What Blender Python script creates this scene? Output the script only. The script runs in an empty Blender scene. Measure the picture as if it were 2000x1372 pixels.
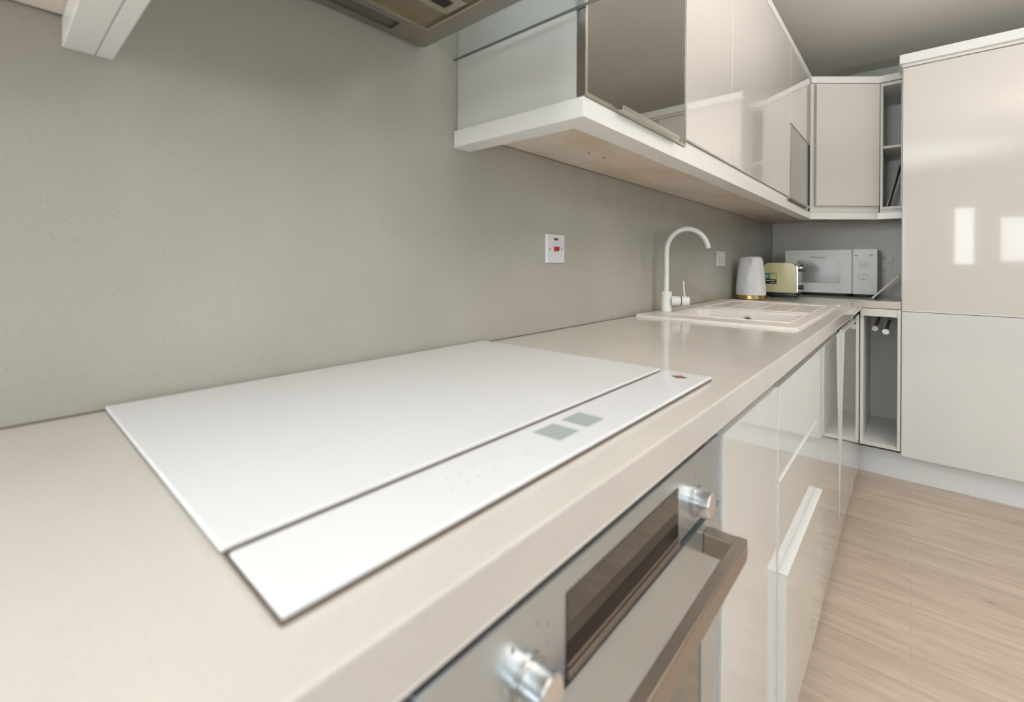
import bpy, bmesh, math, random
from mathutils import Vector, Matrix
from math import sin, cos, pi, radians
random.seed(7)
scene = bpy.context.scene
COL = scene.collection

# ------------------------------------------------------------------ camera
F_PX, CXP, CYP = 902.5093, 945.5569, 515.4826
YAW, PITCH, ROLL = -.7481, -.0007, .0051
CAM = Vector((.8502, 0, .214))
fw = Vector((sin(YAW)*cos(PITCH), cos(YAW)*cos(PITCH), sin(PITCH)))
rt0 = Vector((cos(YAW), -sin(YAW), 0)); up0 = rt0.cross(fw)
rt = rt0*cos(ROLL) + up0*sin(ROLL); up = -rt0*sin(ROLL) + up0*cos(ROLL)
cd = bpy.data.cameras.new('camera'); cam = bpy.data.objects.new('camera', cd); COL.objects.link(cam)
M = Matrix(((rt.x, up.x, -fw.x, CAM.x), (rt.y, up.y, -fw.y, CAM.y), (rt.z, up.z, -fw.z, CAM.z), (0, 0, 0, 1)))
cam.matrix_world = M
cd.sensor_width = 36; cd.lens = 36*F_PX/2000
cd.shift_x = (1000-CXP)/2000; cd.shift_y = -(686-CYP)/2000
cd.clip_start = .02
cd.dof.use_dof = True; cd.dof.focus_distance = 2.3; cd.dof.aperture_fstop = 3.4
scene.camera = cam

# ------------------------------------------------------------------ world, daylight, exposure
w = bpy.data.worlds.new('world'); scene.world = w; w.use_nodes = True
w.node_tree.nodes['Background'].inputs[0].default_value = (.80, .88, 1, 1)
w.node_tree.nodes['Background'].inputs[1].default_value = 1.2
scene.view_settings.view_transform = 'Standard'; scene.view_settings.look = 'None'
scene.view_settings.gamma = 1; scene.view_settings.use_curve_mapping = False
scene.view_settings.exposure = 0.45

XR, YF, ZC, ZFL = 3.4, -2.6, 1.64, -1.06      # right wall, wall behind the camera, ceiling, floor
def area(name, loc, rot, sx, sy, power, color):
    l = bpy.data.lights.new(name, 'AREA'); l.shape = 'RECTANGLE'; l.size = sx; l.size_y = sy
    l.energy = power; l.color = color
    o = bpy.data.objects.new(name, l); COL.objects.link(o); o.location = loc; o.rotation_euler = rot
    return o
area('daylight', (XR+.22, .55, .35), (0, radians(90), 0), 1.7, 2.5, 2, (.96, .98, 1))
area('daylight', (1.41, YF-.22, .66), (radians(90), 0, 0), .24, .92, 3.6, (.96, .975, 1))
area('daylight', (2.445, YF-.22, .60), (radians(90), 0, 0), 1.41, .70, 13, (.98, .98, 1))
area('daylight', (.40, YF-.22, .55), (radians(90), 0, 0), .62, 1.2, 56, (1, .985, .97))  # fill through the made-up window, aimed at the far corner
FILL_LAMPS = [((2.10, 1.40, .72), 51, (1, .965, .935)), ((1.05, -.85, .72), 40, (.78, .89, 1))]     # two invented uplighters, added out of frame to bounce fill light off the ceiling
for p_, e_, c_ in FILL_LAMPS:
    l_ = area('uplighter_light', p_, (pi, 0, 0), .34, .34, e_, c_); l_.data.shape = 'DISK'

# ------------------------------------------------------------------ materials
def mat(name, color, rough=.5, metal=0, coat=0, trans=0, ior=1.45, spec=.5):
    m = bpy.data.materials.new(name); m.use_nodes = True
    b = m.node_tree.nodes['Principled BSDF']
    b.inputs['Base Color'].default_value = (*color, 1); b.inputs['Roughness'].default_value = rough
    b.inputs['Metallic'].default_value = metal; b.inputs['Coat Weight'].default_value = coat
    b.inputs['Coat Roughness'].default_value = .02
    b.inputs['Transmission Weight'].default_value = trans; b.inputs['IOR'].default_value = ior
    b.inputs['Specular IOR Level'].default_value = spec
    return m
def nodes(m): return m.node_tree.nodes, m.node_tree.links, m.node_tree.nodes['Principled BSDF']
def coords(m, scale=(1, 1, 1)):
    n, l, b = nodes(m)
    tc = n.new('ShaderNodeTexCoord'); mp = n.new('ShaderNodeMapping'); mp.inputs['Scale'].default_value = scale
    l.new(tc.outputs['Object'], mp.inputs['Vector']); return mp.outputs[0]
def ramp(m, src, stops):
    n, l, b = nodes(m); r = n.new('ShaderNodeValToRGB'); e = r.color_ramp.elements
    e[0].position, e[0].color = stops[0][0], (*stops[0][1], 1); e[1].position, e[1].color = stops[1][0], (*stops[1][1], 1)
    for p, c in stops[2:]:
        k = e.new(p); k.color = (*c, 1)
    l.new(src, r.inputs[0]); return r.outputs[0]
def mixc(m, mode, fac, a, c):
    n, l, b = nodes(m); x = n.new('ShaderNodeMix'); x.data_type = 'RGBA'; x.blend_type = mode
    if hasattr(fac, 'node'): l.new(fac, x.inputs[0])
    else: x.inputs[0].default_value = fac
    l.new(a, x.inputs[6]); l.new(c, x.inputs[7]); return x.outputs[2]
def noise(m, vec, scale, detail=3, rough=.5):
    n, l, b = nodes(m); t = n.new('ShaderNodeTexNoise'); t.inputs['Scale'].default_value = scale
    t.inputs['Detail'].default_value = detail; t.inputs['Roughness'].default_value = rough
    l.new(vec, t.inputs['Vector']); return t.outputs[0]

def quartz(name, base, rough, k=1):
    m = mat(name, base, rough); n, l, b = nodes(m); v = coords(m)
    c1 = ramp(m, noise(m, v, 3.0, 4), [(.35, tuple(x*.95 for x in base)), (.65, tuple(min(1, x*1.04) for x in base))])
    c2 = ramp(m, noise(m, v, 260, 2), [(.36, (1-.06*k,)*3), (.60, (1.01, 1.01, 1.01))])
    vo = n.new('ShaderNodeTexVoronoi'); vo.inputs['Scale'].default_value = 95; l.new(v, vo.inputs['Vector'])
    c3 = ramp(m, vo.outputs['Distance'], [(.07, tuple(1-q*k for q in (.36, .39, .46))), (.15, (1, 1, 1))])
    # only some of the cells carry a speck
    msk = ramp(m, vo.outputs['Color'], [(.62, (0, 0, 0)), (.66, (1, 1, 1))])
    a = mixc(m, 'MULTIPLY', 1, c1, c2); a = mixc(m, 'MULTIPLY', msk, a, c3)
    l.new(a, b.inputs['Base Color']); return m
M_QW = quartz('pale_quartz_wall', (.455, .432, .375), .20, .6)  # same stone as the worktop, darkened where less light falls
M_QB = quartz('pale_quartz_back', (.72, .68, .64), .30, .6)  # same stone, lightened to stand in for light missing in the corner
M_QT = quartz('pale_quartz_worktop', (.65, .60, .555), .12, .35)
M_GLOSS = mat('white_gloss_lacquer', (.735, .69, .65), .06, coat=.6)
M_GLOSSL = mat('white_gloss_lacquer_low', (.76, .755, .74), .03, coat=.6)
M_WHITE = mat('white_satin_board', (.76, .74, .70), .35)
M_EDGE = mat('white_edge_band', (.82, .82, .81), .25)
M_PEL = mat('white_pelmet', (.87, .855, .84), .22)
M_CARC = mat('white_melamine', (.87, .865, .85), .40)
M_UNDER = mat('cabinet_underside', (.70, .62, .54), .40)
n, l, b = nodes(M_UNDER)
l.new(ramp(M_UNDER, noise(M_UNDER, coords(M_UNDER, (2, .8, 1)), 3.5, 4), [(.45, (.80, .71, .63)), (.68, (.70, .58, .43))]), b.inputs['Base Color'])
M_STEEL = mat('brushed_steel', (.56, .55, .53), .28, metal=1)
n, l, b = nodes(M_STEEL)
l.new(ramp(M_STEEL, noise(M_STEEL, coords(M_STEEL, (3, 3, 260)), 3, 2), [(.3, (.53, .52, .50)), (.7, (.60, .59, .57))]), b.inputs['Base Color'])
M_OVEN = mat('oven_steel', (.57, .62, .67), .27, metal=.85)
M_HOOD = mat('hood_steel', (.40, .36, .32), .38, metal=.9)
M_BRONZE = mat('warm_grey_bar', (.34, .28, .235), .30, metal=.8)
M_NICK = mat('champagne_trim', (.56, .52, .44), .25, metal=.9)
M_CHROME = mat('chrome', (.80, .80, .80), .24, metal=1)
M_BLACK = mat('black_plastic', (.015, .015, .017), .25)
M_SHADE = mat('shadow_gap_lining', (.02, .02, .02), .6)  # near-black that paints in the shade of gaps and recesses
M_DGLASS = mat('dark_display_glass', (.035, .027, .022), .04, coat=.5)
M_OGLASS = mat('oven_door_glass', (.10, .09, .07), .05, coat=.5)
M_TINT = mat('grey_tinted_glass_door', (.085, .075, .055), .03, coat=.6, spec=.6)
M_FLAP = mat('grey_glass_flap', (.16, .16, .165), .05, coat=.6)
M_HOB = mat('white_hob_glass', (.83, .83, .86), .09, coat=.3)
M_HOBRIM = mat('hob_metal_rim', (.22, .17, .13), .35, metal=.7)
M_DISP = mat('grey_display', (.42, .47, .475), .20)
M_MARK = mat('hob_print', (.60, .60, .62), .3)
M_COPPER = mat('copper_badge', (.42, .12, .07), .35, metal=.4)
M_BADGE = mat('dark_badge_edge', (.08, .05, .04), .4)
M_SINK = mat('white_granite_sink', (.80, .74, .70), .30)
M_TAP = mat('white_tap_lacquer', (.80, .80, .77), .28)
M_SOCK = mat('white_switch_plastic', (.76, .76, .78), .25)
M_RED = mat('red_switch', (.55, .012, .02), .3)
M_DRED = mat('dark_red_neon', (.10, .015, .012), .25)
M_SCREW = mat('screw_steel', (.30, .30, .28), .4, metal=.8)
M_KETTLE = mat('white_kettle', (.78, .78, .80), .16, coat=.4)
M_BRASS = mat('brass_band', (.62, .43, .15), .22, metal=1)
M_CREAM = mat('cream_enamel', (.66, .61, .36), .12, coat=.5)
M_MW = mat('microwave_white', (.66, .66, .65), .30)
M_MWWIN = mat('microwave_window', (.30, .31, .31), .12)
M_PRINT = mat('grey_print', (.12, .12, .13), .5)
M_LPRINT = mat('light_print', (.42, .40, .40), .5)
M_SEAL = mat('sealant', (.20, .17, .14), .5)
M_BOARD = mat('cream_board', (.62, .57, .47), .4)
M_TRAY = mat('grey_brown_board', (.33, .29, .235), .45)
M_PAINT = mat('painted_wall', (.62, .64, .58), .7)
M_PAINTR = mat('painted_room_wall', (.38, .38, .38), .7)
M_CEIL = mat('painted_ceiling', (.73, .70, .645), .6)
M_ROD = mat('rod_brown', (.20, .14, .13), .35, metal=.3)
M_CAP = mat('white_cap', (.85, .85, .83), .3)
M_LAB1 = mat('label_black', (.02, .02, .02), .3)
M_LAB2 = mat('label_teal', (.10, .33, .30), .3)
M_LAB3 = mat('label_yellow', (.58, .56, .22), .3)
M_LAB4 = mat('label_white', (.75, .74, .70), .3)
M_PLINTH = mat('plinth_white', (.80, .82, .84), .22)
M_FILT = mat('filter_mesh', (.36, .29, .20), .35, metal=.8)
n, l, b = nodes(M_FILT)
wv = n.new('ShaderNodeTexWave'); wv.inputs['Scale'].default_value = 95; wv.bands_direction = 'X'
l.new(coords(M_FILT), wv.inputs['Vector'])
l.new(ramp(M_FILT, wv.outputs['Color'], [(.35, (.20, .155, .10)), (.65, (.52, .43, .31))]), b.inputs['Base Color'])
M_GL = bpy.data.materials.new('clear_green_glass'); M_GL.use_nodes = True
n = M_GL.node_tree.nodes; l = M_GL.node_tree.links; n.remove(n['Principled BSDF'])
tr = n.new('ShaderNodeBsdfTransparent'); tr.inputs[0].default_value = (.925, .955, .95, 1)
gl = n.new('ShaderNodeBsdfGlossy'); gl.inputs['Roughness'].default_value = .02
lw = n.new('ShaderNodeLayerWeight'); mx = n.new('ShaderNodeMixShader')
pw = n.new('ShaderNodeMath'); pw.operation = 'POWER'; pw.inputs[1].default_value = 4
ad = n.new('ShaderNodeMath'); ad.operation = 'MULTIPLY_ADD'; ad.inputs[1].default_value = .5; ad.inputs[2].default_value = .03
l.new(lw.outputs['Facing'], pw.inputs[0]); l.new(pw.outputs[0], ad.inputs[0]); l.new(ad.outputs[0], mx.inputs[0]); l.new(tr.outputs[0], mx.inputs[1]); l.new(gl.outputs[0], mx.inputs[2])
l.new(mx.outputs[0], n['Material Output'].inputs[0])
M_GLEDGE = mat('glass_edge', (.17, .19, .175), .15)
# floor: whitewashed strip boards running across the room
M_FLOOR = mat('whitewashed_oak', (.6, .5, .4), .30)
n, l, b = nodes(M_FLOOR); v = coords(M_FLOOR)
br = n.new('ShaderNodeTexBrick'); br.offset = .37; br.inputs['Scale'].default_value = 1
br.inputs['Color1'].default_value = (.60, .49, .395, 1); br.inputs['Color2'].default_value = (.665, .555, .455, 1)
br.inputs['Mortar'].default_value = (.53, .43, .34, 1); br.inputs['Mortar Size'].default_value = .0012
br.inputs['Brick Width'].default_value = .85; br.inputs['Row Height'].default_value = .075; br.inputs['Bias'].default_value = -.1
l.new(v, br.inputs['Vector'])
g1 = ramp(M_FLOOR, noise(M_FLOOR, coords(M_FLOOR, (1.3, 13, 1)), 3.2, 6, .60), [(.30, (.82, .80, .78)), (.62, (1.05, 1.05, 1.05))])
g2 = ramp(M_FLOOR, noise(M_FLOOR, coords(M_FLOOR, (6, 20, 1)), 2.1, 2), [(.20, (.55, .5, .46)), (.27, (1, 1, 1))])
g3 = ramp(M_FLOOR, noise(M_FLOOR, v, 1.3, 2), [(.3, (.95, .95, .95)), (.7, (1.04, 1.03, 1.02))])
a = mixc(M_FLOOR, 'MULTIPLY', 1, br.outputs['Color'], g1); a = mixc(M_FLOOR, 'MULTIPLY', 1, a, g2); a = mixc(M_FLOOR, 'MULTIPLY', 1, a, g3)
l.new(a, b.inputs['Base Color'])

# ------------------------------------------------------------------ mesh helpers
def finish(name, bm, m, parent=None, smooth=False, bevel=0, seg=2):
    if bevel:
        bm.normal_update()
        es = [e for e in bm.edges if len(e.link_faces) == 2 and e.calc_face_angle(0) > radians(35)]
        bmesh.ops.bevel(bm, geom=es, offset=bevel, segments=seg, profile=.5, affect='EDGES', clamp_overlap=True)
    bmesh.ops.recalc_face_normals(bm, faces=bm.faces)
    me = bpy.data.meshes.new(name); bm.to_mesh(me); bm.free()
    if smooth:
        for p in me.polygons: p.use_smooth = True
        if smooth == 'auto': me.set_sharp_from_angle(angle=radians(38))
    me.materials.append(m)
    o = bpy.data.objects.new(name, me); COL.objects.link(o)
    if parent: o.parent = parent; o.matrix_parent_inverse = Matrix.Translation(parent.location).inverted()
    return o
def addbox(bm, x0, x1, y0, y1, z0, z1, mtx=None):
    v = [bm.verts.new((x, y, z)) for x in (x0, x1) for y in (y0, y1) for z in (z0, z1)]
    for f in ((0, 1, 3, 2), (4, 6, 7, 5), (0, 4, 5, 1), (2, 3, 7, 6), (0, 2, 6, 4), (1, 5, 7, 3)):
        bm.faces.new([v[i] for i in f])
    if mtx: bmesh.ops.transform(bm, matrix=mtx, verts=v)
    return v
def box(name, x0, x1, y0, y1, z0, z1, m, parent=None, bevel=.0012, mtx=None):
    bm = bmesh.new(); addbox(bm, x0, x1, y0, y1, z0, z1, mtx)
    return finish(name, bm, m, parent, bevel=bevel)
def boxes(name, L, m, parent=None, bevel=.001):
    bm = bmesh.new()
    for q in L: addbox(bm, *q)
    return finish(name, bm, m, parent, bevel=bevel)
def prism(name, pts, z0, z1, m, parent=None, bevel=.001, mtx=None):
    bm = bmesh.new()
    a = [bm.verts.new((x, y, z0)) for x, y in pts]; c = [bm.verts.new((x, y, z1)) for x, y in pts]
    bm.faces.new(a); bm.faces.new(c)
    for i in range(len(pts)):
        j = (i+1) % len(pts); bm.faces.new((a[i], a[j], c[j], c[i]))
    if mtx: bmesh.ops.transform(bm, matrix=mtx, verts=bm.verts)
    return finish(name, bm, m, parent, bevel=bevel)
def cells(name, xs, ys, keep, z0, z1, m, parent=None, bevel=.001):
    bm = bmesh.new(); V = {}
    def vt(i, j, z):
        k = (i, j, z)
        if k not in V: V[k] = bm.verts.new((xs[i], ys[j], z))
        return V[k]
    K = {(i, j) for i in range(len(xs)-1) for j in range(len(ys)-1) if keep((xs[i]+xs[i+1])/2, (ys[j]+ys[j+1])/2)}
    for i, j in K:
        for z in (z0, z1): bm.faces.new((vt(i, j, z), vt(i+1, j, z), vt(i+1, j+1, z), vt(i, j+1, z)))
        for (di, dj, e) in ((-1, 0, ((i, j), (i, j+1))), (1, 0, ((i+1, j), (i+1, j+1))), (0, -1, ((i, j), (i+1, j))), (0, 1, ((i, j+1), (i+1, j+1)))):
            if (i+di, j+dj) not in K:
                (a, c), (d, f) = e; bm.faces.new((vt(a, c, z0), vt(d, f, z0), vt(d, f, z1), vt(a, c, z1)))
    return finish(name, bm, m, parent, bevel=bevel)
def lathe(name, prof, m, parent=None, loc=(0, 0, 0), axis='z', n=40, mtx=None, smooth='auto'):
    bm = bmesh.new(); rings = []
    for r, h in prof:
        if r < 1e-6: rings.append([bm.verts.new((0, 0, h))])
        else: rings.append([bm.verts.new((r*cos(2*pi*k/n), r*sin(2*pi*k/n), h)) for k in range(n)])
    for A, B in zip(rings, rings[1:]):
        for k in range(n):
            q = [A[k % len(A)], A[(k+1) % len(A)], B[(k+1) % len(B)], B[k % len(B)]]
            u = []
            for z in q:
                if z not in u: u.append(z)
            if len(u) > 2: bm.faces.new(u)
    R = Matrix.Identity(4)
    if axis == 'x': R = Matrix.Rotation(pi/2, 4, 'Y')
    if axis == 'y': R = Matrix.Rotation(-pi/2, 4, 'X')
    if axis == '-y': R = Matrix.Rotation(pi/2, 4, 'X')
    T = Matrix.Translation(loc) @ (mtx or Matrix.Identity(4)) @ R
    bmesh.ops.transform(bm, matrix=T, verts=bm.verts)
    return finish(name, bm, m, parent, smooth=smooth)
def tube(name, pts, r, m, parent=None, n=20):
    bm = bmesh.new(); P = [Vector(p) for p in pts]; rings = []; prev = None
    for i, p in enumerate(P):
        t = (P[min(i+1, len(P)-1)] - P[max(i-1, 0)]).normalized()
        a = prev if prev else (Vector((1, 0, 0)) if abs(t.x) < .9 else Vector((0, 1, 0)))
        u = (a - t*a.dot(t)).normalized(); v = t.cross(u); prev = u
        rr = r[i] if isinstance(r, (list, tuple)) else r
        rings.append([bm.verts.new(p + u*rr*cos(2*pi*k/n) + v*rr*sin(2*pi*k/n)) for k in range(n)])
    for A, B in zip(rings, rings[1:]):
        for k in range(n): bm.faces.new((A[k], A[(k+1) % n], B[(k+1) % n], B[k]))
    bm.faces.new(rings[0]); bm.faces.new(rings[-1])
    return finish(name, bm, m, parent, smooth='auto')
def tag(o, label, cat, group=None):
    o['label'] = label; o['category'] = cat
    if group: o['group'] = group
    return o
def thing(name, label, cat, loc=(0, 0, 0), group=None):
    o = bpy.data.objects.new(name, None); COL.objects.link(o); o.location = loc; o.empty_display_size = .05
    return tag(o, label, cat, group)
def struct(o):
    o['kind'] = 'structure'; return o

# ------------------------------------------------------------------ room
G = 'structure'
struct(box('floor', -.12, XR+.12, YF-.12, 4.53, ZFL-.06, ZFL, M_FLOOR, bevel=0))
struct(box('ceiling', -.12, XR+.12, YF-.12, 4.53, ZC, ZC+.06, M_CEIL, bevel=0))
struct(box('wall_left', -.12, -.0205, YF, 4.41, ZFL, ZC, M_PAINT, bevel=0))
struct(box('wall_back', -.12, XR+.12, 4.4105, 4.53, ZFL, ZC, M_PAINT, bevel=0))
def wall_holes(name, axis, a, b2, c0, c1, holes, m):
    # wall slab with rectangular openings; c runs along the wall, holes = (c0,c1,z0,z1)
    cs = sorted({c0, c1, *[h[0] for h in holes], *[h[1] for h in holes]}); zs = sorted({ZFL, ZC, *[h[2] for h in holes], *[h[3] for h in holes]})
    o = cells(name, cs, zs, lambda c, z: not any(h[0] < c < h[1] and h[2] < z < h[3] for h in holes), a, b2, m, bevel=0)
    for v in o.data.vertices:
        c, z, t = v.co; v.co = (t, c, z) if axis == 'x' else (c, t, z)
    bm = bmesh.new(); bm.from_mesh(o.data); bmesh.ops.recalc_face_normals(bm, faces=bm.faces); bm.to_mesh(o.data); bm.free()
    return struct(o)
W1 = (-.7, 1.8, -.5, 1.2); W2 = (1.29, 1.53, .20, 1.12); W3 = (1.74, 3.15, .25, .95); W_FILL = (.08, .72, -.05, 1.15)  # the last opening is made up, to light the far corner
wall_holes('wall_right', 'x', XR, XR+.12, YF, 4.41, [W1], M_PAINTR)
wall_holes('wall_front', 'y', YF-.12, YF, -.12, XR+.12, [W2, W3, W_FILL], M_PAINTR)
def window(k, axis, t, H):
    c0, c1, z0, z1 = H; fwid = .04
    cs = [c0, c0+fwid, (c0+c1)/2-.02, (c0+c1)/2+.02, c1-fwid, c1]; zs = [z0, z0+fwid, z1-fwid, z1]
    if c1-c0 < .5: cs = [c0, c0+fwid*.5, c1-fwid*.5, c1]
    def keep(c, z):
        if z < zs[1] or z > zs[2] or c < cs[1] or c > cs[-2]: return True
        return len(cs) == 6 and cs[2] < c < cs[3]
    def flip(o):
        for v in o.data.vertices:
            c, z, q = v.co; v.co = (q, c, z) if axis == 'x' else (c, q, z)
        bm = bmesh.new(); bm.from_mesh(o.data); bmesh.ops.recalc_face_normals(bm, faces=bm.faces); bm.to_mesh(o.data); bm.free()
    o = cells('window_%d' % k, cs, zs, keep, t, t+.05, M_WHITE, bevel=.002); flip(o); struct(o)
    p = cells('window_pane', [cs[0]+.01, cs[-1]-.01], [zs[0]+.01, zs[-1]-.01], lambda c, z: True, t+.022, t+.028, M_GL, bevel=0); flip(p); p.parent = o
window(1, 'x', XR+.03, W1); window(2, 'y', YF-.09, W2); window(3, 'y', YF-.09, W3); window(4, 'y', YF-.09, W_FILL)  # the fourth window is added only to let fill light in

for k, (LAMP, e_, c_) in enumerate(FILL_LAMPS):
    t = thing('floor_lamp', ['slim white uplighter floor lamp standing beside the drawers', 'slim white uplighter floor lamp standing near the far window'][k], 'floor lamp', (LAMP[0], LAMP[1], ZFL))  # invented lamp bodies for the added fill lights
    lathe('lamp_base', [(0, .0005), (.14, .0005), (.14, .012), (.13, .02), (0, .022)], M_WHITE, t, (LAMP[0], LAMP[1], ZFL))
    tube('pole', [(LAMP[0], LAMP[1], ZFL+.02), (LAMP[0], LAMP[1], LAMP[2]-.09)], .011, M_WHITE, t)
    lathe('lamp_shade', [(0, -.09), (.03, -.09), (.12, -.06), (.20, .01), (.195, .012), (.115, -.052), (.03, -.08), (0, -.08)], M_WHITE, t, LAMP)

# quartz splashbacks
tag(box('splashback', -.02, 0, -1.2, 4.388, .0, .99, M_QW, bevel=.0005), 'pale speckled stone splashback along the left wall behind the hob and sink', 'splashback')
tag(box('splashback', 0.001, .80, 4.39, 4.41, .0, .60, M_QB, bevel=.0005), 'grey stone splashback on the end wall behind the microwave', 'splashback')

# ------------------------------------------------------------------ worktops and sink
XF = .628; YR = 3.638
SX0, SX1, SY0, SY1 = .03, .5755, 1.795, 2.955     # sink outline
BX0, BX1, BY0, BY1 = .10, .532, 1.922, 2.31        # bowl
o = cells('worktop', [0.001, BX0-.01, BX1+.01, XF], [-1.2, BY0-.01, BY1+.01, YR-.001], lambda x, y: not (BX0-.01 < x < BX1+.01 and BY0-.01 < y < BY1+.01), -.044, 0, M_QT, bevel=.0022)
tag(o, 'long pale beige stone worktop holding the white hob and the sink', 'worktop')
tag(box('worktop', 0.001, .799, YR, 4.389, -.044, 0, M_QT, bevel=.0022), 'short stone worktop across the corner under the microwave', 'worktop')

t = thing('sink', 'white inset sink with drainer set into the long worktop', 'sink', (SX0, SY0, 0))
def sink_rim():
    bm = bmesh.new()
    xs = [SX0, BX0, BX1, SX1]; ys = [SY0, BY0, BY1, BY1+.05, SY1-.045, SY1]
    o = cells('rim', xs, ys, lambda x, y: not (BX0 < x < BX1 and (BY0 < y < BY1 or BY1+.05 < y < SY1-.045)), .0003, .009, M_SINK, t, bevel=.003)
    return o
sink_rim()
def bowl():
    bm = bmesh.new(); r = .06; N = 6
    def ring(ins, z):
        x0, x1, y0, y1 = BX0+ins, BX1-ins, BY0+ins, BY1-ins; L = []; rr = .05
        for cx, cy, a0 in ((x1-rr, y1-rr, 0), (x0+rr, y1-rr, 90), (x0+rr, y0+rr, 180), (x1-rr, y0+rr, 270)):
            for k in range(N+1):
                a = radians(a0+90*k/N); L.append(bm.verts.new((cx+rr*cos(a), cy+rr*sin(a), z)))
        return L
    prof = [(-.004, .006), (.004, .002), (.008, -.02), (.012, -.13), (.02, -.165), (.05, -.18)]
    R = [ring(i, z) for i, z in prof]
    for A, B in zip(R, R[1:]):
        for k in range(len(A)): bm.faces.new((A[k], A[(k+1) % len(A)], B[(k+1) % len(A)], B[k]))
    bm.faces.new(R[-1])
    return finish('bowl', bm, M_SINK, t, smooth='auto')
bw = bowl()
lathe('plug', [(0, .004), (.03, .004), (.04, .001), (.045, 0)], M_CHROME, t, (.316, 2.08, -.1798))
lathe('overflow', [(.012, 0), (.012, .004), (.019, .004), (.021, 0)], M_CHROME, t, (.314, 2.302, -.033), axis='-y')
lathe('overflow_hole', [(0, .002), (.0125, .002)], M_BLACK, t, (.314, 2.302, -.033), axis='-y')
dr = box('drainer', BX0, BX1, BY1+.045, SY1-.04, .0002, .004, M_SINK, t, bevel=0)
for x in (.185, .31, .43):
    box('drainer_ridge', x-.006, x+.006, BY1+.05, SY1-.06, .003, .0085, M_SINK, t, bevel=.002)

tag(box('sealant_strip', .0004, .0050, -1.2, 4.388, .0003, .0018, M_SEAL, bevel=.0004), 'thin grey-brown sealant line where the worktop meets the left splashback', 'sealant')
# tap
t = thing('tap', 'tall white mixer tap with swan-neck spout behind the sink', 'tap', (.062, 2.02, .009))
tx, ty = .062, 2.02
lathe('tap_body', [(0, 0), (.0215, 0), (.0215, .084), (.0195, .087), (.013, .0875), (0, .0875)], M_TAP, t, (tx, ty, .0092))
sp = [(tx, ty, .09), (tx, ty, .19), (tx, ty, .272)]; dirx, diry = .62, .78; rad = .099
for k in range(1, 17):
    a = pi - k*radians(171)/16
    s_ = rad*(1+cos(a)); sp.append((tx+dirx*s_*1.01, ty+diry*s_*1.01, .272+rad*sin(a)))
tube('spout', sp, .0102, M_TAP, t)
lathe('spout_outlet', [(0, 0), (.008, 0), (.0085, .001)], M_BLACK, t, (sp[-1][0], sp[-1][1], sp[-1][2]-.0012))
ax = Matrix.Rotation(radians(25), 4, 'Z')
lathe('lever_housing', [(.0205, .0), (.0205, .036), (.019, .038), (0, .038)], M_TAP, t, (tx+.018, ty+.008, .055), axis='x', mtx=ax)
lathe('seam_ring', [(.017, 0), (.0196, 0), (.0196, .0035), (.017, .0035)], M_BLACK, t, (tx+.018+.038*cos(radians(25)), ty+.008+.038*sin(radians(25)), .055), axis='x', mtx=ax)
lathe('lever_knob', [(0, 0), (.021, 0), (.021, .026), (.019, .031), (0, .032)], M_TAP, t, (tx+.018+.0415*cos(radians(25)), ty+.008+.0415*sin(radians(25)), .055), axis='x', mtx=ax)
lx, ly = tx+.018+.055*cos(radians(25)), ty+.008+.055*sin(radians(25))
tube('lever', [(lx, ly, .070), (lx-.004, ly-.002, .105), (lx-.006, ly-.003, .142)], [.0034, .003, .003], M_TAP, t, n=12)

# ------------------------------------------------------------------ hob
t = thing('hob', 'white glass induction hob with a front control strip', 'hob', (.29, .51, 0))
HY0, HY1 = .1164, .9056
box('metal_rim', .011, .5812, HY0+.001, HY1-.001, .0002, .0032, M_HOBRIM, t, bevel=.0008)
box('glass_plate', .0095, .4855, HY0-.001, HY1+.001, .0034, .0082, M_HOB, t, bevel=.0018)
st = box('control_strip', .4945, .5805, HY0+.002, HY1-.0005, .0034, .0080, M_HOB, t, bevel=.0016)
for y0 in (.454, .516):
    box('display', .511, .550, y0, y0+.044, .0079, .0083, M_DISP, t, bevel=0)
# printed touch symbols and cooking-zone marks
def marks(name, L, z=.0081):
    for q in L:
        bm = bmesh.new()
        for x, y, sx, sy in (q if isinstance(q, list) else [q]): addbox(bm, x-sx/2, x+sx/2, y-sy/2, y+sy/2, z-.0002, z+.00015)
        finish(name, bm, M_MARK, t)
marks('touch_symbol', [(.524, y, .0035, .0035) for y in (.585, .600, .615, .630, .645, .66, .70, .72)] + [(.541, y, .003, .003) for y in (.605, .63, .655, .71)] +
      [(.525, y, .004, .003) for y in (.30, .318, .336, .43)] + [(.543, y, .003, .004) for y in (.29, .31, .325, .35, .40)], .0080)
zm = []
for zx, zy in ((.12, .30), (.36, .30), (.12, .70), (.36, .70)):
    zm.append([(zx, zy-.055, .0011, .07), (zx, zy+.055, .0011, .07), (zx-.003, zy-.006, .005, .0012), (zx+.002, zy+.005, .0012, .006)])
marks('zone_mark', zm, .0082)
def diamond(name, cx, cy, rx, ry, z, m):
    bm = bmesh.new(); a = [bm.verts.new((cx+p*rx, cy+q*ry, zz)) for zz in (z, z+.0004) for p, q in ((1, 0), (0, 1), (-1, 0), (0, -1))]
    bm.faces.new(a[:4]); bm.faces.new(a[4:])
    for i in range(4): j = (i+1) % 4; bm.faces.new((a[i], a[j], a[4+j], a[4+i]))
    return finish(name, bm, m, t)
diamond('badge_border', .5375, .863, .0150, .0125, .0079, M_BADGE)
diamond('badge', .5375, .863, .0092, .0115, .0081, M_COPPER)

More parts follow.
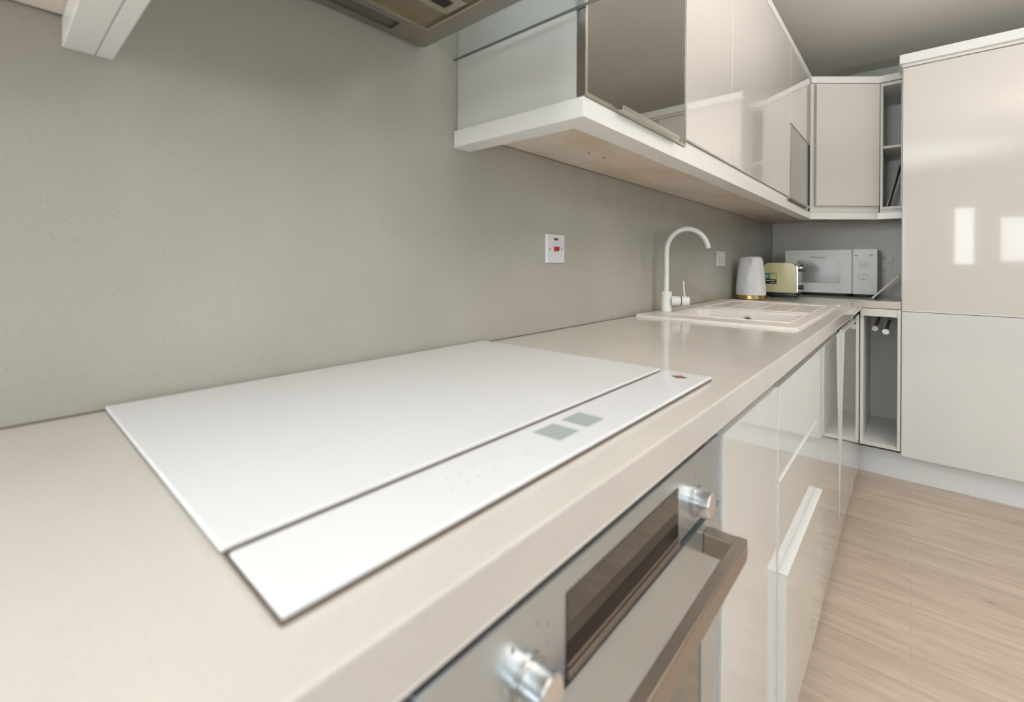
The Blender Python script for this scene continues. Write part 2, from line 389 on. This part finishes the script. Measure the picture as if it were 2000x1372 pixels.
# ------------------------------------------------------------------ left run of base units
XD = .612; ZT = -.083; ZB = -1.03
def carcass(t, y0, y1, z0=-.95, z1=-.047, x1=.585, m=M_CARC):
    boxes('carcass', [(.02, x1, y0, y0+.018, z0, z1), (.02, x1, y1-.018, y1, z0, z1), (.02, x1, y0+.018, y1-.018, z0, z0+.018), (.02, .028, y0+.018, y1-.018, z0+.018, z1)], m, t)
def rail(t, y0, y1, z=-.063, dx=0):
    # recessed metal grip profile between worktop and door top
    boxes('grip_rail', [(.575, .600, y0+.001, y1-.001, -.058, -.050), (.575, .580, y0+.001, y1-.001, -.094, -.058)], M_STEEL, t, bevel=.0005)
t = thing('base_cabinet', 'white gloss base unit at the near end beside the oven', 'cabinet', (.3, -.06, ZFL))
carcass(t, -.36, .190); rail(t, -.36, .190)
box('door', .592, XD, -.358, .189, ZB, ZT, M_GLOSSL, t)

t = thing('base_cabinet', 'narrow white gloss base unit between the oven and the drawers', 'cabinet', (.3, 1.08, ZFL))
carcass(t, .864, 1.300); rail(t, .864, 1.300)
d = box('door', .592, XD, .866, 1.300, ZB, ZT, M_GLOSSL, t)
box('door_edge', .591, XD-.0005, .8645, .8658, ZB, ZT, M_EDGE, t, bevel=0)
box('top_edge_strip', .592, XD-.001, .866, 1.30, ZT+.0002, ZT+.002, M_EDGE, t, bevel=.0005)

t = thing('drawer_unit', 'white gloss drawer unit with its lowest drawer slightly pulled out', 'drawers', (.3, 1.59, ZFL))
carcass(t, 1.304, 1.886); rail(t, 1.304, 1.886)
def drawer(z0, z1, out, handle):
    d = box('drawer', .592+out, XD+out, 1.303, 1.885, z0, z1, M_GLOSSL, t, bevel=.0015)
    box('drawer_edge', .592+out, XD-.001+out, 1.3014, 1.3028, z0, z1, M_EDGE, d, bevel=0)
    if handle: box('handle_strip', .588+out, XD+.002+out, 1.303, 1.885, z1+.0002, z1+.004, M_EDGE, d, bevel=.001)
    return d
drawer(-.303, ZT, .0015, False); drawer(-.522, -.311, .0035, True); d3 = drawer(-.94, -.532, .0195, True)
box('drawer_box', .10, .60, 1.33, 1.86, -.90, -.70, M_CARC, d3)

t = thing('sink_cabinet', 'white gloss base unit under the sink beyond the drawers', 'cabinet', (.3, 2.25, ZFL))
boxes('carcass', [(.02, .585, 1.888, 1.906, -.95, -.047), (.02, .585, 2.590, 2.608, -.95, -.047), (.02, .585, 1.906, 2.590, -.95, -.932)], M_CARC, t)
rail(t, 1.888, 2.608)
box('door', .592, XD, 1.889, 2.607, ZB, ZT, M_GLOSSL, t, bevel=.001)

t = thing('dishwasher', 'built-in dishwasher behind a white gloss door standing slightly ajar', 'dishwasher', (.3, 2.92, ZFL))
box('body', .03, .585, 2.618, 3.205, -.95, -.060, M_STEEL, t)
tilt = Matrix.Translation((.592, 0, -.93)) @ Matrix.Rotation(radians(1.0), 4, 'Y') @ Matrix.Translation((-.592, 0, .93))
d = box('door', .594, XD, 2.622, 3.206, -.93, ZT, M_GLOSSL, t, bevel=.001, mtx=tilt)
box('door_edge', .5945, XD-.0005, 2.6202, 2.6216, -.93, ZT, M_EDGE, d, bevel=0, mtx=tilt)
box('handle_strip', .592, XD+.002, 2.622, 3.206, ZT+.0004, ZT+.005, M_PEL, d, bevel=.001, mtx=tilt)
box('kick_strip', .592, XD-.002, 2.622, 3.206, ZB, -.935, M_GLOSSL, t)

t = thing('corner_cabinet', 'white gloss filler unit in the inner corner past the dishwasher', 'cabinet', (.3, 3.42, ZFL))
box('carcass', .03, .585, 3.212, 3.60, -.95, -.048, M_CARC, t)
box('front_panel', .587, XD, 3.212, YR+.010, ZB, ZT, M_GLOSSL, t)
rail(t, 3.212, 3.60)
tag(box('plinth', .50, .56, -.36, 3.60, ZFL, -.955, M_PLINTH), 'white plinth board under the left run of base units', 'plinth')

# ------------------------------------------------------------------ oven
t = thing('oven', 'built-in stainless steel oven under the hob', 'oven', (.3, .56, -.95))
OY0, OY1 = .196, .860; XO = .607
box('body', .03, .585, OY0+.004, OY1-.004, -.945, -.052, M_SHADE, t)  # near-black colour paints shade into the slit below the worktop
box('control_panel', .586, XO, OY0, OY1, -.1855, -.0785, M_OVEN, t, bevel=.0015)
w_ = box('display_window', XO+.0001, XO+.0012, .381, .668, -.1855, -.1035, M_DGLASS, t, bevel=0)
boxes('window_trim', [(XO+.0012, XO+.004, .381, .668, -.1855, -.1775), (XO+.0012, XO+.003, .381, .668, -.1745, -.1715)], M_BRONZE, t, bevel=.0008)  # bars standing in for a reflection of the door in the display
def knob(y, z):
    k = lathe('knob', [(0, .021), (.0175, .021), (.0195, .019), (.0205, .004), (.0205, 0)], M_CHROME, t, (XO+.0035, y, z), axis='x')
    lathe('knob_collar', [(.024, 0), (.024, .003), (.020, .0035)], M_STEEL, k, (XO, y, z), axis='x')
knob(.742, -.149); knob(.322, -.151)
for y0, zz, h in ((.352, -.118, .006), (.352, -.135, .006), (.300, -.112, .005), (.335, -.108, .004), (.29, -.14, .005), (.742, -.112, .007)):
    box('print_mark', XO+.0001, XO+.0006, y0-.002, y0+.002, zz, zz+h, M_LPRINT, t, bevel=0)
d = cells('door', [OY0, .300, .765, OY1], [-.80, -.74, -.352, -.1945], lambda y, z: not (.300 < y < .765 and -.74 < z < -.352), .586, XO+.001, M_OVEN, t, bevel=.0015)
for v in d.data.vertices:
    c, z, q = v.co; v.co = (q, c, z)
bm = bmesh.new(); bm.from_mesh(d.data); bmesh.ops.recalc_face_normals(bm, faces=bm.faces); bm.to_mesh(d.data); bm.free()
box('door_glass', .590, XO, .2995, .7655, -.7405, -.3515, M_OGLASS, d, bevel=0)
h = box('handle', .648, .664, .255, .806, -.246, -.2125, M_BRONZE, d, bevel=.002)
for y in (.276, .776): box('handle_bracket', XO+.001, .650, y, y+.028, -.2455, -.213, M_BRONZE, h, bevel=.0015)
box('lower_vent', .586, XO-.002, OY0, OY1, -.945, -.803, M_OVEN, t)
tag(box('trim_panel', .58, .609, OY0, OY1, ZB, -.948, M_GLOSSL), 'white gloss panel under the oven', 'panel')

# ------------------------------------------------------------------ return: open narrow cabinet, tall housings
YD = YR+.010
t = thing('open_cabinet', 'narrow open white base unit in the corner with hanging rods', 'cabinet', (.72, 4.0, ZFL))
X0, X1 = .614, .799
boxes('carcass', [(X0, X0+.016, YD+.006, 4.33, -.875, -.047), (X1-.014, X1, YD, 4.33, -.875, -.047), (X0+.016, X1-.014, YD, 4.33, -.875, -.857), (X0+.016, X1-.014, YD+.02, 4.33, -.094, -.080)], M_CARC, t)
boxes('front_frame', [(X0+.001, X1-.014, YD-.012, YD+.004, -.092, -.047), (X1-.013, X1, YD-.012, YD-.001, -.875, -.047), (X0+.001, X1-.014, YD-.012, YD-.001, -.875, -.860)], M_WHITE, t)
box('back_panel', X0+.016, X1-.014, 4.31, 4.32, -.857, -.094, M_CARC, t, bevel=0)
def rod(x, y, z):
    r = tube('rod', [(x, y, z), (x+.012, y+.24, z+.052)], .0088, M_ROD, t, n=14)
    lathe('rod_cap', [(0, .004), (.0155, .004), (.017, .002), (.017, 0), (0, 0)], M_CAP, r, (x, y-.001, z), axis='-y')
    box('rod_mount', x+.002, x+.022, y+.22, y+.25, z+.045, -.094, M_ROD, r)
rod(.678, 3.78, -.180); rod(.731, 3.70, -.187)
tag(box('plinth', .562, 2.02, YR+.070, YR+.086, ZFL, -.905, M_PLINTH), 'white plinth board along the floor under the fridge housing', 'plinth')

def tall(name, label, x0, x1):
    t = thing(name, label, 'cabinet', ((x0+x1)/2, 4.0, ZFL))
    boxes('carcass', [(x0, x0+.018, YD+.020, 4.388, -.902, 1.372), (x1-.018, x1, YD+.020, 4.388, -.902, 1.372), (x0+.018, x1-.018, YD+.020, 4.388, 1.354, 1.372), (x0+.018, x1-.018, YD+.020, 4.388, -.902, -.884), (x0+.018, x1-.018, 4.37, 4.388, -.884, 1.354)], M_WHITE, t)
    box('upper_door', x0+.004, x1-.002, YD, YD+.019, -.044, 1.368, M_GLOSS, t, bevel=.0015)
    box('lower_door', x0+.004, x1-.002, YD, YD+.019, -.902, -.056, M_GLOSSL, t, bevel=.0015)
    box('gap_lining', x0+.019, x1-.019, YD+.020, YD+.023, -.080, -.030, M_SHADE, t, bevel=0)  # dark sheet painting the shade behind the door split
    box('door_gap', x0+.006, x1-.006, YD+.004, YD+.0195, -.0558, -.0532, M_SHADE, t, bevel=0)  # dark filler in place of shade between the doors
    box('grip_lip', x0+.004, x1-.002, YD+.002, YD+.017, -.0530, -.0442, M_EDGE, t, bevel=.0008)
    return t
tall('fridge_housing', 'tall white gloss fridge housing with two doors at the right edge', .800, 1.40)
tall('tall_cabinet', 'tall white gloss larder unit to the right of the fridge housing', 1.402, 2.02)
tag(prism('cornice', [(.788, YD-.028), (2.03, YD-.028), (2.03, 4.388), (.788, 4.388)], 1.388, 1.441, M_PEL, bevel=.002), 'white cornice board on top of the tall fridge housing', 'cornice')
tag(box('filler_board', .800, 2.02, YD-.004, 4.38, 1.3725, 1.3875, M_WHITE), 'thin white board between the fridge housing and its cornice', 'board')

# ------------------------------------------------------------------ wall units
XU = .377; ZU0, ZU1 = .549, 1.364; DZ0 = .571
def wcar(t, y0, y1, solid=False, side=M_WHITE):
    if solid: L = [(.001, .355, y0, y1, ZU0, ZU1)]
    else: L = [(.001, .355, y0, y0+.018, ZU0, ZU1), (.001, .355, y1-.018, y1, ZU0, ZU1), (.001, .355, y0+.018, y1-.018, ZU0, ZU0+.018), (.001, .355, y0+.018, y1-.018, ZU1-.018, ZU1), (.001, .008, y0+.018, y1-.018, ZU0+.018, ZU1-.018)]
    boxes('carcass', L, side, t)
    box('rear_shadow_gap', .0008, .0042, y0+.0005, y1-.0005, ZU0-.0012, ZU0-.0002, M_SHADE, t, bevel=0)  # dark strip painting the shade line along the wall
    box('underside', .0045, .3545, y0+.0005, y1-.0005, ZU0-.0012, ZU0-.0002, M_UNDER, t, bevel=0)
t = thing('wall_cabinet', 'wall unit with a dark mirrored glass door nearest the extractor hood', 'wall cabinet', (.18, 1.07, ZU0))
wcar(t, .812, 1.352, side=M_GLOSSL)
YG0, YG1 = .801, 1.349
d = cells('glass_door_frame', [YG0, YG0+.007, YG1-.007, YG1], [.547, .554, 1.355, 1.362], lambda y, z: not (YG0+.007 < y < YG1-.007 and .554 < z < 1.355), .357, XU, M_NICK, t, bevel=.0008)
for v in d.data.vertices:
    c, z, q = v.co; v.co = (q, c, z)
bm = bmesh.new(); bm.from_mesh(d.data); bmesh.ops.recalc_face_normals(bm, faces=bm.faces); bm.to_mesh(d.data); bm.free()
box('side_profile', .357, XU-.001, YG0-.0012, YG0-.0001, .547, 1.362, M_STEEL, d, bevel=0)
box('glass', .368, XU-.0008, YG0+.0065, YG1-.0065, .5535, 1.3555, M_TINT, d, bevel=0)
boxes('handle', [(XU, XU+.014, .935, 1.262, .5475, .5500), (XU+.011, XU+.014, .935, 1.262, .5500, .5580)], M_NICK, d, bevel=.0006)

t = thing('wall_cabinet', 'narrow white gloss wall unit right of the dark glass door', 'wall cabinet', (.18, 1.58, ZU0))
wcar(t, 1.354, 1.800)
box('door', .357, XU, 1.3535, 1.7995, DZ0, 1.362, M_GLOSS, t, bevel=.0015)
box('lower_rail', .3555, .368, 1.354, 1.800, ZU0, DZ0-.002, M_CARC, t)
t = thing('wall_cabinet', 'wide white gloss wall unit over the sink', 'wall cabinet', (.18, 2.33, ZU0))
wcar(t, 1.802, 2.855)
box('door', .357, XU, 1.8025, 2.8545, DZ0, 1.362, M_GLOSS, t, bevel=.0015)
box('lower_rail', .3555, .368, 1.802, 2.855, ZU0, DZ0-.002, M_CARC, t)
t = thing('wall_cabinet', 'wall unit with a low grey glass flap beside the corner', 'wall cabinet', (.18, 3.18, ZU0))
wcar(t, 2.857, 3.485, solid=True)
box('upper_door', .357, XU, 2.857, 3.485, .962, 1.362, M_GLOSS, t, bevel=.001)
d = box('flap_frame', .357, XU, 2.862, 3.415, .562, .955, M_NICK, t, bevel=.001)
box('flap_glass', XU-.0003, XU+.0008, 2.870, 3.407, .570, .938, M_FLAP, d, bevel=0)
boxes('flap_handle', [(XU+.001, XU+.014, 2.80, 3.40, .560, .5625), (XU+.011, XU+.014, 2.80, 3.40, .5625, .570)], M_NICK, d, bevel=.0006)
box('end_post', .3555, .373, 3.425, 3.450, ZU0, .958, M_STEEL, t)
box('gap_panel', .20, .369, 3.4865, 3.5485, ZU0+.01, ZU1, M_SHADE, t, bevel=0)  # dark fill painting the shade in the gap beside the corner unit

# diagonal corner wall unit
t = thing('corner_wall_cabinet', 'diagonal white gloss wall unit in the corner', 'wall cabinet', (.3, 4.0, ZU0))
A = (.380, 3.552); B = (.690, 3.835)
prism('carcass', [(.001, 3.550), (.372, 3.550), (.690, 3.842), (.690, 4.388), (.001, 4.388)], ZU0, ZU1, M_WHITE, t)
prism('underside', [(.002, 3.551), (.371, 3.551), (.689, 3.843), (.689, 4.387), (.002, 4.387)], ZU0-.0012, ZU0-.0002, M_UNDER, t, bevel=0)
ang = math.atan2(B[1]-A[1], B[0]-A[0]); Ld = math.dist(A, B)
MT = Matrix.Translation((A[0], A[1], 0)) @ Matrix.Rotation(ang, 4, 'Z')
box('door', .014, Ld-.012, -.019, -.001, .588, 1.355, M_GLOSS, t, bevel=.0012, mtx=MT)
# narrow open unit on the end wall
t = thing('open_wall_cabinet', 'narrow open-fronted wall unit with one shelf beside the fridge housing', 'wall cabinet', (.745, 4.1, ZU0))
X0, X1 = .694, .799
boxes('carcass', [(X0, X0+.014, 3.850, 4.386, ZU0, ZU1), (X1-.006, X1, 3.850, 4.386, ZU0, ZU1), (X0+.014, X1-.006, 3.850, 4.386, ZU0, ZU0+.018), (X0+.014, X1-.006, 3.850, 4.386, ZU1-.018, ZU1), (X0+.014, X1-.006, 4.36, 4.386, ZU0+.018, ZU1-.018)], M_CARC, t)
boxes('front_frame', [(X0+.001, X0+.015, 3.836, 3.849, ZU0+.018, ZU1-.002), (X0+.015, X1, 3.836, 3.849, ZU1-.022, ZU1-.002), (X0+.015, X1, 3.836, 3.849, ZU0+.018, ZU0+.034)], M_WHITE, t)
box('shelf', X0+.0145, X1-.0065, 3.87, 4.35, .955, .971, M_WHITE, t)
tag(box('board', -.004, .004, 0, .24, 0, .335, M_TRAY, mtx=Matrix.Translation((.722, 3.90, .5685)) @ Matrix.Rotation(radians(12.5), 4, 'Y')), 'grey-brown board leaning inside the narrow open wall unit', 'board')

# pelmet and cornice over the whole left run
PZ0, PZ1 = .505, .5465
tag(prism('pelmet', [(.001, .800), (.373, .800), (.373, 3.540), (.686, 3.822), (.799, 3.822), (.799, 3.872), (.667, 3.872), (.319, 3.562), (.319, .856), (.001, .856)], PZ0, PZ1, M_PEL, bevel=.0015), 'white pelmet strip along the bottom of the right-hand wall units', 'pelmet')
tag(prism('cornice', [(.001, .808), (.379, .808), (.379, 3.545), (.688, 3.824), (.799, 3.824), (.799, 3.885), (.665, 3.885), (.319, 3.571), (.319, .856), (.001, .856)], 1.3655, 1.4065, M_PEL, bevel=.0015), 'white cornice strip along the top of the wall units over the sink', 'cornice')
bm = bmesh.new()
# left-hand wall unit at the other side of the hood
t = thing('wall_cabinet', 'white wall unit at the top left corner of the view', 'wall cabinet', (.18, -.2, ZU0))
wcar(t, -.55, .110, solid=True)
box('door', .357, XU, -.548, .108, DZ0, 1.362, M_GLOSS, t)
tag(boxes('pelmet', [(.001, .373, .069, .1037, PZ0, PZ1), (.001, .373, .1043, .124, PZ0, PZ1), (.319, .373, -.55, .068, PZ0, PZ1)], M_PEL, bevel=.0015), 'white pelmet strip under the wall unit at the top left', 'pelmet')
bm.free()
t = bpy.data.objects['wall_cabinet']
lathe('screw_hole', [(0, 0), (.004, 0), (.004, .0006)], M_BLACK, t, (.135, 1.231, ZU0-.0020))
lathe('screw_hole', [(0, 0), (.004, 0), (.004, .0006)], M_BLACK, t, (.140, 1.313, ZU0-.0020))

# ------------------------------------------------------------------ extractor hood
t = thing('extractor_hood', 'stainless steel extractor hood with a curved glass canopy above the hob', 'extractor hood', (.02, .46, .717))
hx1 = .50; HB0, HB1 = .17, .695
FX0, FX1, FY0, FY1 = .080, .46, .215, .647     # filter opening
LX0, LX1, LY0, LY1 = .026, .060, .24, .588     # lamp slot
o = cells('body', [.010, LX0, LX1, FX0, FX1, hx1], [HB0, FY0, LY0, LY1, FY1, HB1], lambda x, y: not ((FX0 < x < FX1 and FY0 < y < FY1) or (LX0 < x < LX1 and LY0 < y < LY1)), .717, .735, M_HOOD, t, bevel=.0012)
box('body_top', .010, hx1, HB0, HB1, .7352, .752, M_HOOD, t)
cells('filter_frame', [FX0+.0005, FX0+.009, FX1-.009, FX1-.0005], [FY0+.0005, FY0+.009, FY1-.009, FY1-.0005], lambda x, y: not (FX0+.009 < x < FX1-.009 and FY0+.009 < y < FY1-.009), .7155, .730, M_NICK, t, bevel=.001)
f = box('filter', FX0+.009, FX1-.009, FY0+.009, FY1-.009, .720, .728, M_FILT, t, bevel=0)
f2 = box('filter_handle', .155, .215, .545, .632, .7165, .7198, M_NICK, f)
box('handle_recess', .172, .198, .575, .612, .7158, .7165, M_SHADE, f2, bevel=.0004)
box('lamp_cover', LX0+.001, LX1-.001, LY0+.001, LY1-.001, .7215, .724, M_OGLASS, t, bevel=0)
bm = bmesh.new(); N = 28; V = []
for k in range(N+1):
    y = .125 + (.797-.125)*k/N; z = .790-.616*(y-.461)**2
    V.append([bm.verts.new((x, y, zz)) for x, zz in ((.003, z), (.56, z), (.56, z+.006), (.003, z+.006))])
for A_, B_ in zip(V, V[1:]):
    for i in range(4): j = (i+1) % 4; bm.faces.new((A_[i], A_[j], B_[j], B_[i]))
bm.faces.new(V[0]); bm.faces.new(V[-1])
gc = finish('glass_canopy', bm, M_GL, t, smooth='auto')
zt_ = .790-.616*(.797-.461)**2
box('canopy_edge', .003, .56, .7968, .7982, zt_, zt_+.006, M_GLEDGE, gc, bevel=0)
box('chimney', .004, .26, .33, .59, .80, ZC-.002, M_STEEL, t)

# ------------------------------------------------------------------ switches and sockets
t = thing('cooker_switch', 'white tall cooker switch plate with red rocker on the splashback', 'switch', (0, 1.245, .262))
box('plate', .0002, .009, 1.196, 1.296, .2165, .3085, M_SOCK, t, bevel=.002)
r_ = box('rocker', .009, .0125, 1.233, 1.256, .254, .269, M_RED, t, bevel=.001)
box('rocker_side', .009, .0115, 1.2565, 1.262, .256, .269, M_BADGE, t, bevel=.0005)
box('neon', .009, .0098, 1.234, 1.256, .289, .296, M_DRED, t, bevel=0)
for y in (1.212, 1.280): lathe('screw', [(0, .001), (.0028, .001), (.0032, 0)], M_SCREW, t, (.009, y, .261), axis='x', n=14)
t = thing('wall_socket', 'white double socket on the splashback between tap and kettle', 'socket', (0, 3.0, .249))
box('plate', .0002, .009, 2.925, 3.075, .204, .294, M_SOCK, t, bevel=.002)
for y in (2.955, 3.018):
    box('switch_rocker', .009, .012, y, y+.016, .262, .282, M_CAP, t, bevel=.001)
    boxes('pin_holes', [(.009, .0094, y+.004, y+.010, .240, .250), (.009, .0094, y-.006, y+.000, .222, .227), (.009, .0094, y+.014, y+.020, .222, .227)], M_PRINT, t, bevel=0)
box('indicator', .012, .0125, 3.022, 3.030, .276, .282, M_BLACK, t, bevel=0)
t = thing('wall_socket', 'grey framed switched socket on the end wall right of the microwave', 'socket', (.715, 4.39, .225))
box('frame', .668, .745, 4.3845, 4.3898, .178, .272, M_SCREW, t, bevel=.001)
box('plate', .671, .742, 4.381, 4.3844, .181, .269, M_QB, t, bevel=.001)
box('indicator', .690, .706, 4.3800, 4.3809, .256, .264, M_BLACK, t, bevel=0)
box('rocker', .690, .706, 4.3790, 4.3809, .205, .240, M_SOCK, t, bevel=.0005)
lathe('key_hole', [(0, .001), (.0035, .001), (.004, 0)], M_PRINT, t, (.727, 4.3809, .226), axis='-y', n=12)

# ------------------------------------------------------------------ kettle
t = thing('kettle', 'white ribbed kettle with a brass base band', 'kettle', (.103, 3.27, 0))
kx, ky = .103, 3.27
lathe('base_band', [(0, .002), (.082, .002), (.084, .004), (.084, .024), (.082, .026), (0, .026)], M_BRASS, t, (kx, ky, 0), n=64)
bm = bmesh.new(); NK, NZ = 160, 96; rings = []
for j in range(NZ+1):
    f_ = j/NZ; z = .0265 + .2325*f_
    r0 = .083 - .022*f_ - .004*math.sin(pi*f_)*-.6
    if f_ > .965: r0 -= .004*((f_-.965)/.035)**2
    ring = []
    for k in range(NK):
        a = 2*pi*k/NK
        chev = abs(((k/NK*5) % 1)-.5)*2          # five chevron fields round the body
        ph = (z/.0175 + chev*3.2)
        amp = .0021*min(1, (1-f_)*9, f_*12)
        da = (a+radians(72)+pi) % (2*pi) - pi
        r = r0 + amp*math.sin(2*pi*ph) + .017*math.exp(-(da/.20)**2)*max(0, (f_-.62)/.38)**1.4
        ring.append(bm.verts.new((kx+r*cos(a), ky+r*sin(a), z)))
    rings.append(ring)
for A_, B_ in zip(rings, rings[1:]):
    for k in range(NK): bm.faces.new((A_[k], A_[(k+1) % NK], B_[(k+1) % NK], B_[k]))
bm.faces.new(rings[-1])
finish('body', bm, M_KETTLE, t, smooth=True)
lid = lathe('lid', [(.058, 0), (.056, .004), (.040, .007), (0, .008)], M_KETTLE, t, (kx, ky, .2592))
lathe('lid_knob', [(.006, 0), (.006, .005), (.0085, .009), (.007, .013), (0, .014)], M_BRASS, lid, (kx, ky, .2665), n=20)
# handle behind
tube('handle', [(kx+.012, ky+.060, .242), (kx+.022, ky+.098, .246), (kx+.026, ky+.118, .215), (kx+.026, ky+.118, .13), (kx+.022, ky+.105, .07), (kx+.016, ky+.080, .055)], [.007, .010, .011, .010, .009, .007], M_BLACK, t)

# ------------------------------------------------------------------ toaster
t = thing('toaster', 'cream enamel toaster with chrome ends and black base', 'toaster', (.20, 3.66, 0))
T0, T1, U0, U1 = .110, .292, 3.575, 3.765
boxes('base', [(T0, T1+.006, U0-.004, U1+.004, .009, .032)], M_BLACK, t, bevel=.004)
for x in (T0+.02, T1-.02):
    for y in (U0+.02, U1-.02): lathe('foot', [(0, 0), (.010, 0), (.010, .0088), (0, .0088)], M_BLACK, t, (x, y, .0001), n=16)
def arch(name, x0, x1, y0, y1, z0, z1, rr, m, bev=.004):
    # a loaf shaped shell: rounded shoulders at both ends, extruded across y
    pts = [(x0, z0), (x1, z0)]
    for k in range(9):
        a = radians(90*k/8); pts.append((x1-rr+rr*cos(a), z1-.045+.045*sin(a)))
    for k in range(9):
        a = radians(90+90*k/8); pts.append((x0+rr+rr*cos(a), z1-.045+.045*sin(a)))
    bm = bmesh.new(); a = [bm.verts.new((x, y0, z)) for x, z in pts]; c = [bm.verts.new((x, y1, z)) for x, z in pts]
    bm.faces.new(a); bm.faces.new(c)
    for i in range(len(pts)): j = (i+1) % len(pts); bm.faces.new((a[i], a[j], c[j], c[i]))
    return finish(name, bm, m, t, smooth='auto', bevel=bev)
arch('shell', T0-.002, T1, U0, U1, .0325, .225, .035, M_CREAM, bev=.003)
arch('chrome_end', T1-.004, T1+.010, U0+.014, U1-.014, .036, .218, .012, M_CHROME, bev=.002)
box('lever', T1+.010, T1+.040, 3.655, 3.680, .170, .188, M_BLACK, t, bevel=.004)
lathe('lever_collar', [(0, 0), (.012, 0), (.012, .010), (.009, .014), (0, .014)], M_CHROME, t, (T1+.010, 3.667, .195), axis='x', n=20)
lathe('browning_dial', [(0, 0), (.014, 0), (.014, .018), (.012, .020), (0, .020)], M_BLACK, t, (T1+.010, 3.667, .066), axis='x', n=24)
boxes('slots', [(T0+.035, T1-.035, 3.62, 3.645, .2247, .2256), (T0+.035, T1-.035, 3.695, 3.72, .2247, .2256)], M_BLACK, t, bevel=0)
L = box('label', .104, .186, U0-.0012, U0-.0002, .088, .160, M_LAB1, t, bevel=0)
box('label_teal_patch', .118, .150, U0-.0016, U0-.0013, .120, .158, M_LAB2, L, bevel=0)
box('label_yellow_patch', .150, .184, U0-.0016, U0-.0013, .118, .156, M_LAB3, L, bevel=0)
for q in ((q0) for q0 in [(.125, .148, U0-.0019, U0-.0014, .106, .112), (.150, .178, U0-.0019, U0-.0014, .108, .112), (.150, .180, U0-.0019, U0-.0014, .096, .100), (.112, .140, U0-.0019, U0-.0017, .136, .142)]): box('label_line', *q, M_LAB4, L, bevel=0)

# ------------------------------------------------------------------ microwave
t = thing('microwave', 'white microwave with two round dials on the corner worktop', 'microwave', (.42, 4.15, 0))
mx0, mx1, my, mz0, mz1 = .160, .679, 3.995, .020, .322
box('body', mx0+.004, mx1-.002, my+.0165, 4.345, mz0+.006, mz1-.003, M_MW, t, bevel=.003)
d = box('door', mx0, .5465, my, my+.016, mz0, mz1, M_MW, t, bevel=.003)
box('door_window', .235, .484, my-.0006, my-.0001, .088, .250, M_MWWIN, d, bevel=0)
box('top_line', mx0+.004, .543, my-.0004, my-.0001, .290, .2912, M_LPRINT, d, bevel=0)
cp = box('control_panel', .5495, mx1, my, my+.016, mz0-.001, mz1+.002, M_MW, t, bevel=.003)
def dial(z):
    k = lathe('dial', [(0, .010), (.017, .010), (.019, .008), (.020, 0)], M_MW, cp, (.606, my-.0002, z), axis='-y', n=32)
    box('pointer', .6050, .6072, my-.0112, my-.0103, z-.012, z+.014, M_PRINT, k, bevel=0, mtx=Matrix.Translation((.606, 0, z)) @ Matrix.Rotation(radians(70 if z > .18 else 8), 4, 'Y') @ Matrix.Translation((-.606, 0, -z)))
    bm = bmesh.new()
    for q in range(12):
        a = radians(30*q); cx_, cz_ = .606+.029*cos(a), z+.029*sin(a); addbox(bm, cx_-.0028, cx_+.0028, my-.0006, my-.0002, cz_-.0011, cz_+.0011)
    finish('dial_scale', bm, M_LPRINT, cp)
dial(.218); dial(.137)
for q in ((.560, .576, my-.0006, my-.0002, .278, .282), (.636, .658, my-.0006, my-.0002, .281, .286), (.642, .654, my-.0006, my-.0002, .2735, .2765)): box('print_mark', *q, M_PRINT, cp, bevel=0)
box('door_button', .570, .660, my-.0025, my-.0001, .028, .052, M_MW, cp, bevel=.001)
cu = bpy.data.curves.new('brand_text', 'FONT'); cu.body = 'Whirlpool'; cu.size = .021; cu.align_x = 'CENTER'; cu.extrude = .0002; cu.shear = .3
tmp = bpy.data.objects.new('tmp', cu); COL.objects.link(tmp); bpy.context.view_layer.update()
me = bpy.data.meshes.new_from_object(tmp.evaluated_get(bpy.context.evaluated_depsgraph_get())); bpy.data.objects.remove(tmp)
me.materials.clear(); me.materials.append(M_PRINT)
me.transform(Matrix.Translation((.355, my-.0005, .263)) @ Matrix.Rotation(pi/2, 4, 'X'))
o = bpy.data.objects.new('brand_text', me); COL.objects.link(o); o.parent = d
for x in (.20, .52, .655):
    for y in (4.03, 4.31): lathe('foot', [(0, 0), (.010, 0), (.012, .0255), (0, .0255)], M_BLACK, t, (x, y, .0002), n=16)
# children of parts were built in world space under the thing's offset
bpy.context.view_layer.update()

# thin board leaning on the fridge housing
lean = Matrix.Translation((.656, 3.80, .0078)) @ Matrix.Rotation(radians(40.5), 4, 'Y')
tag(box('chopping_board', 0, .011, 0, .185, 0, .200, M_BOARD, bevel=.002, mtx=lean), 'thin cream board leaning against the fridge housing beside the microwave', 'board')
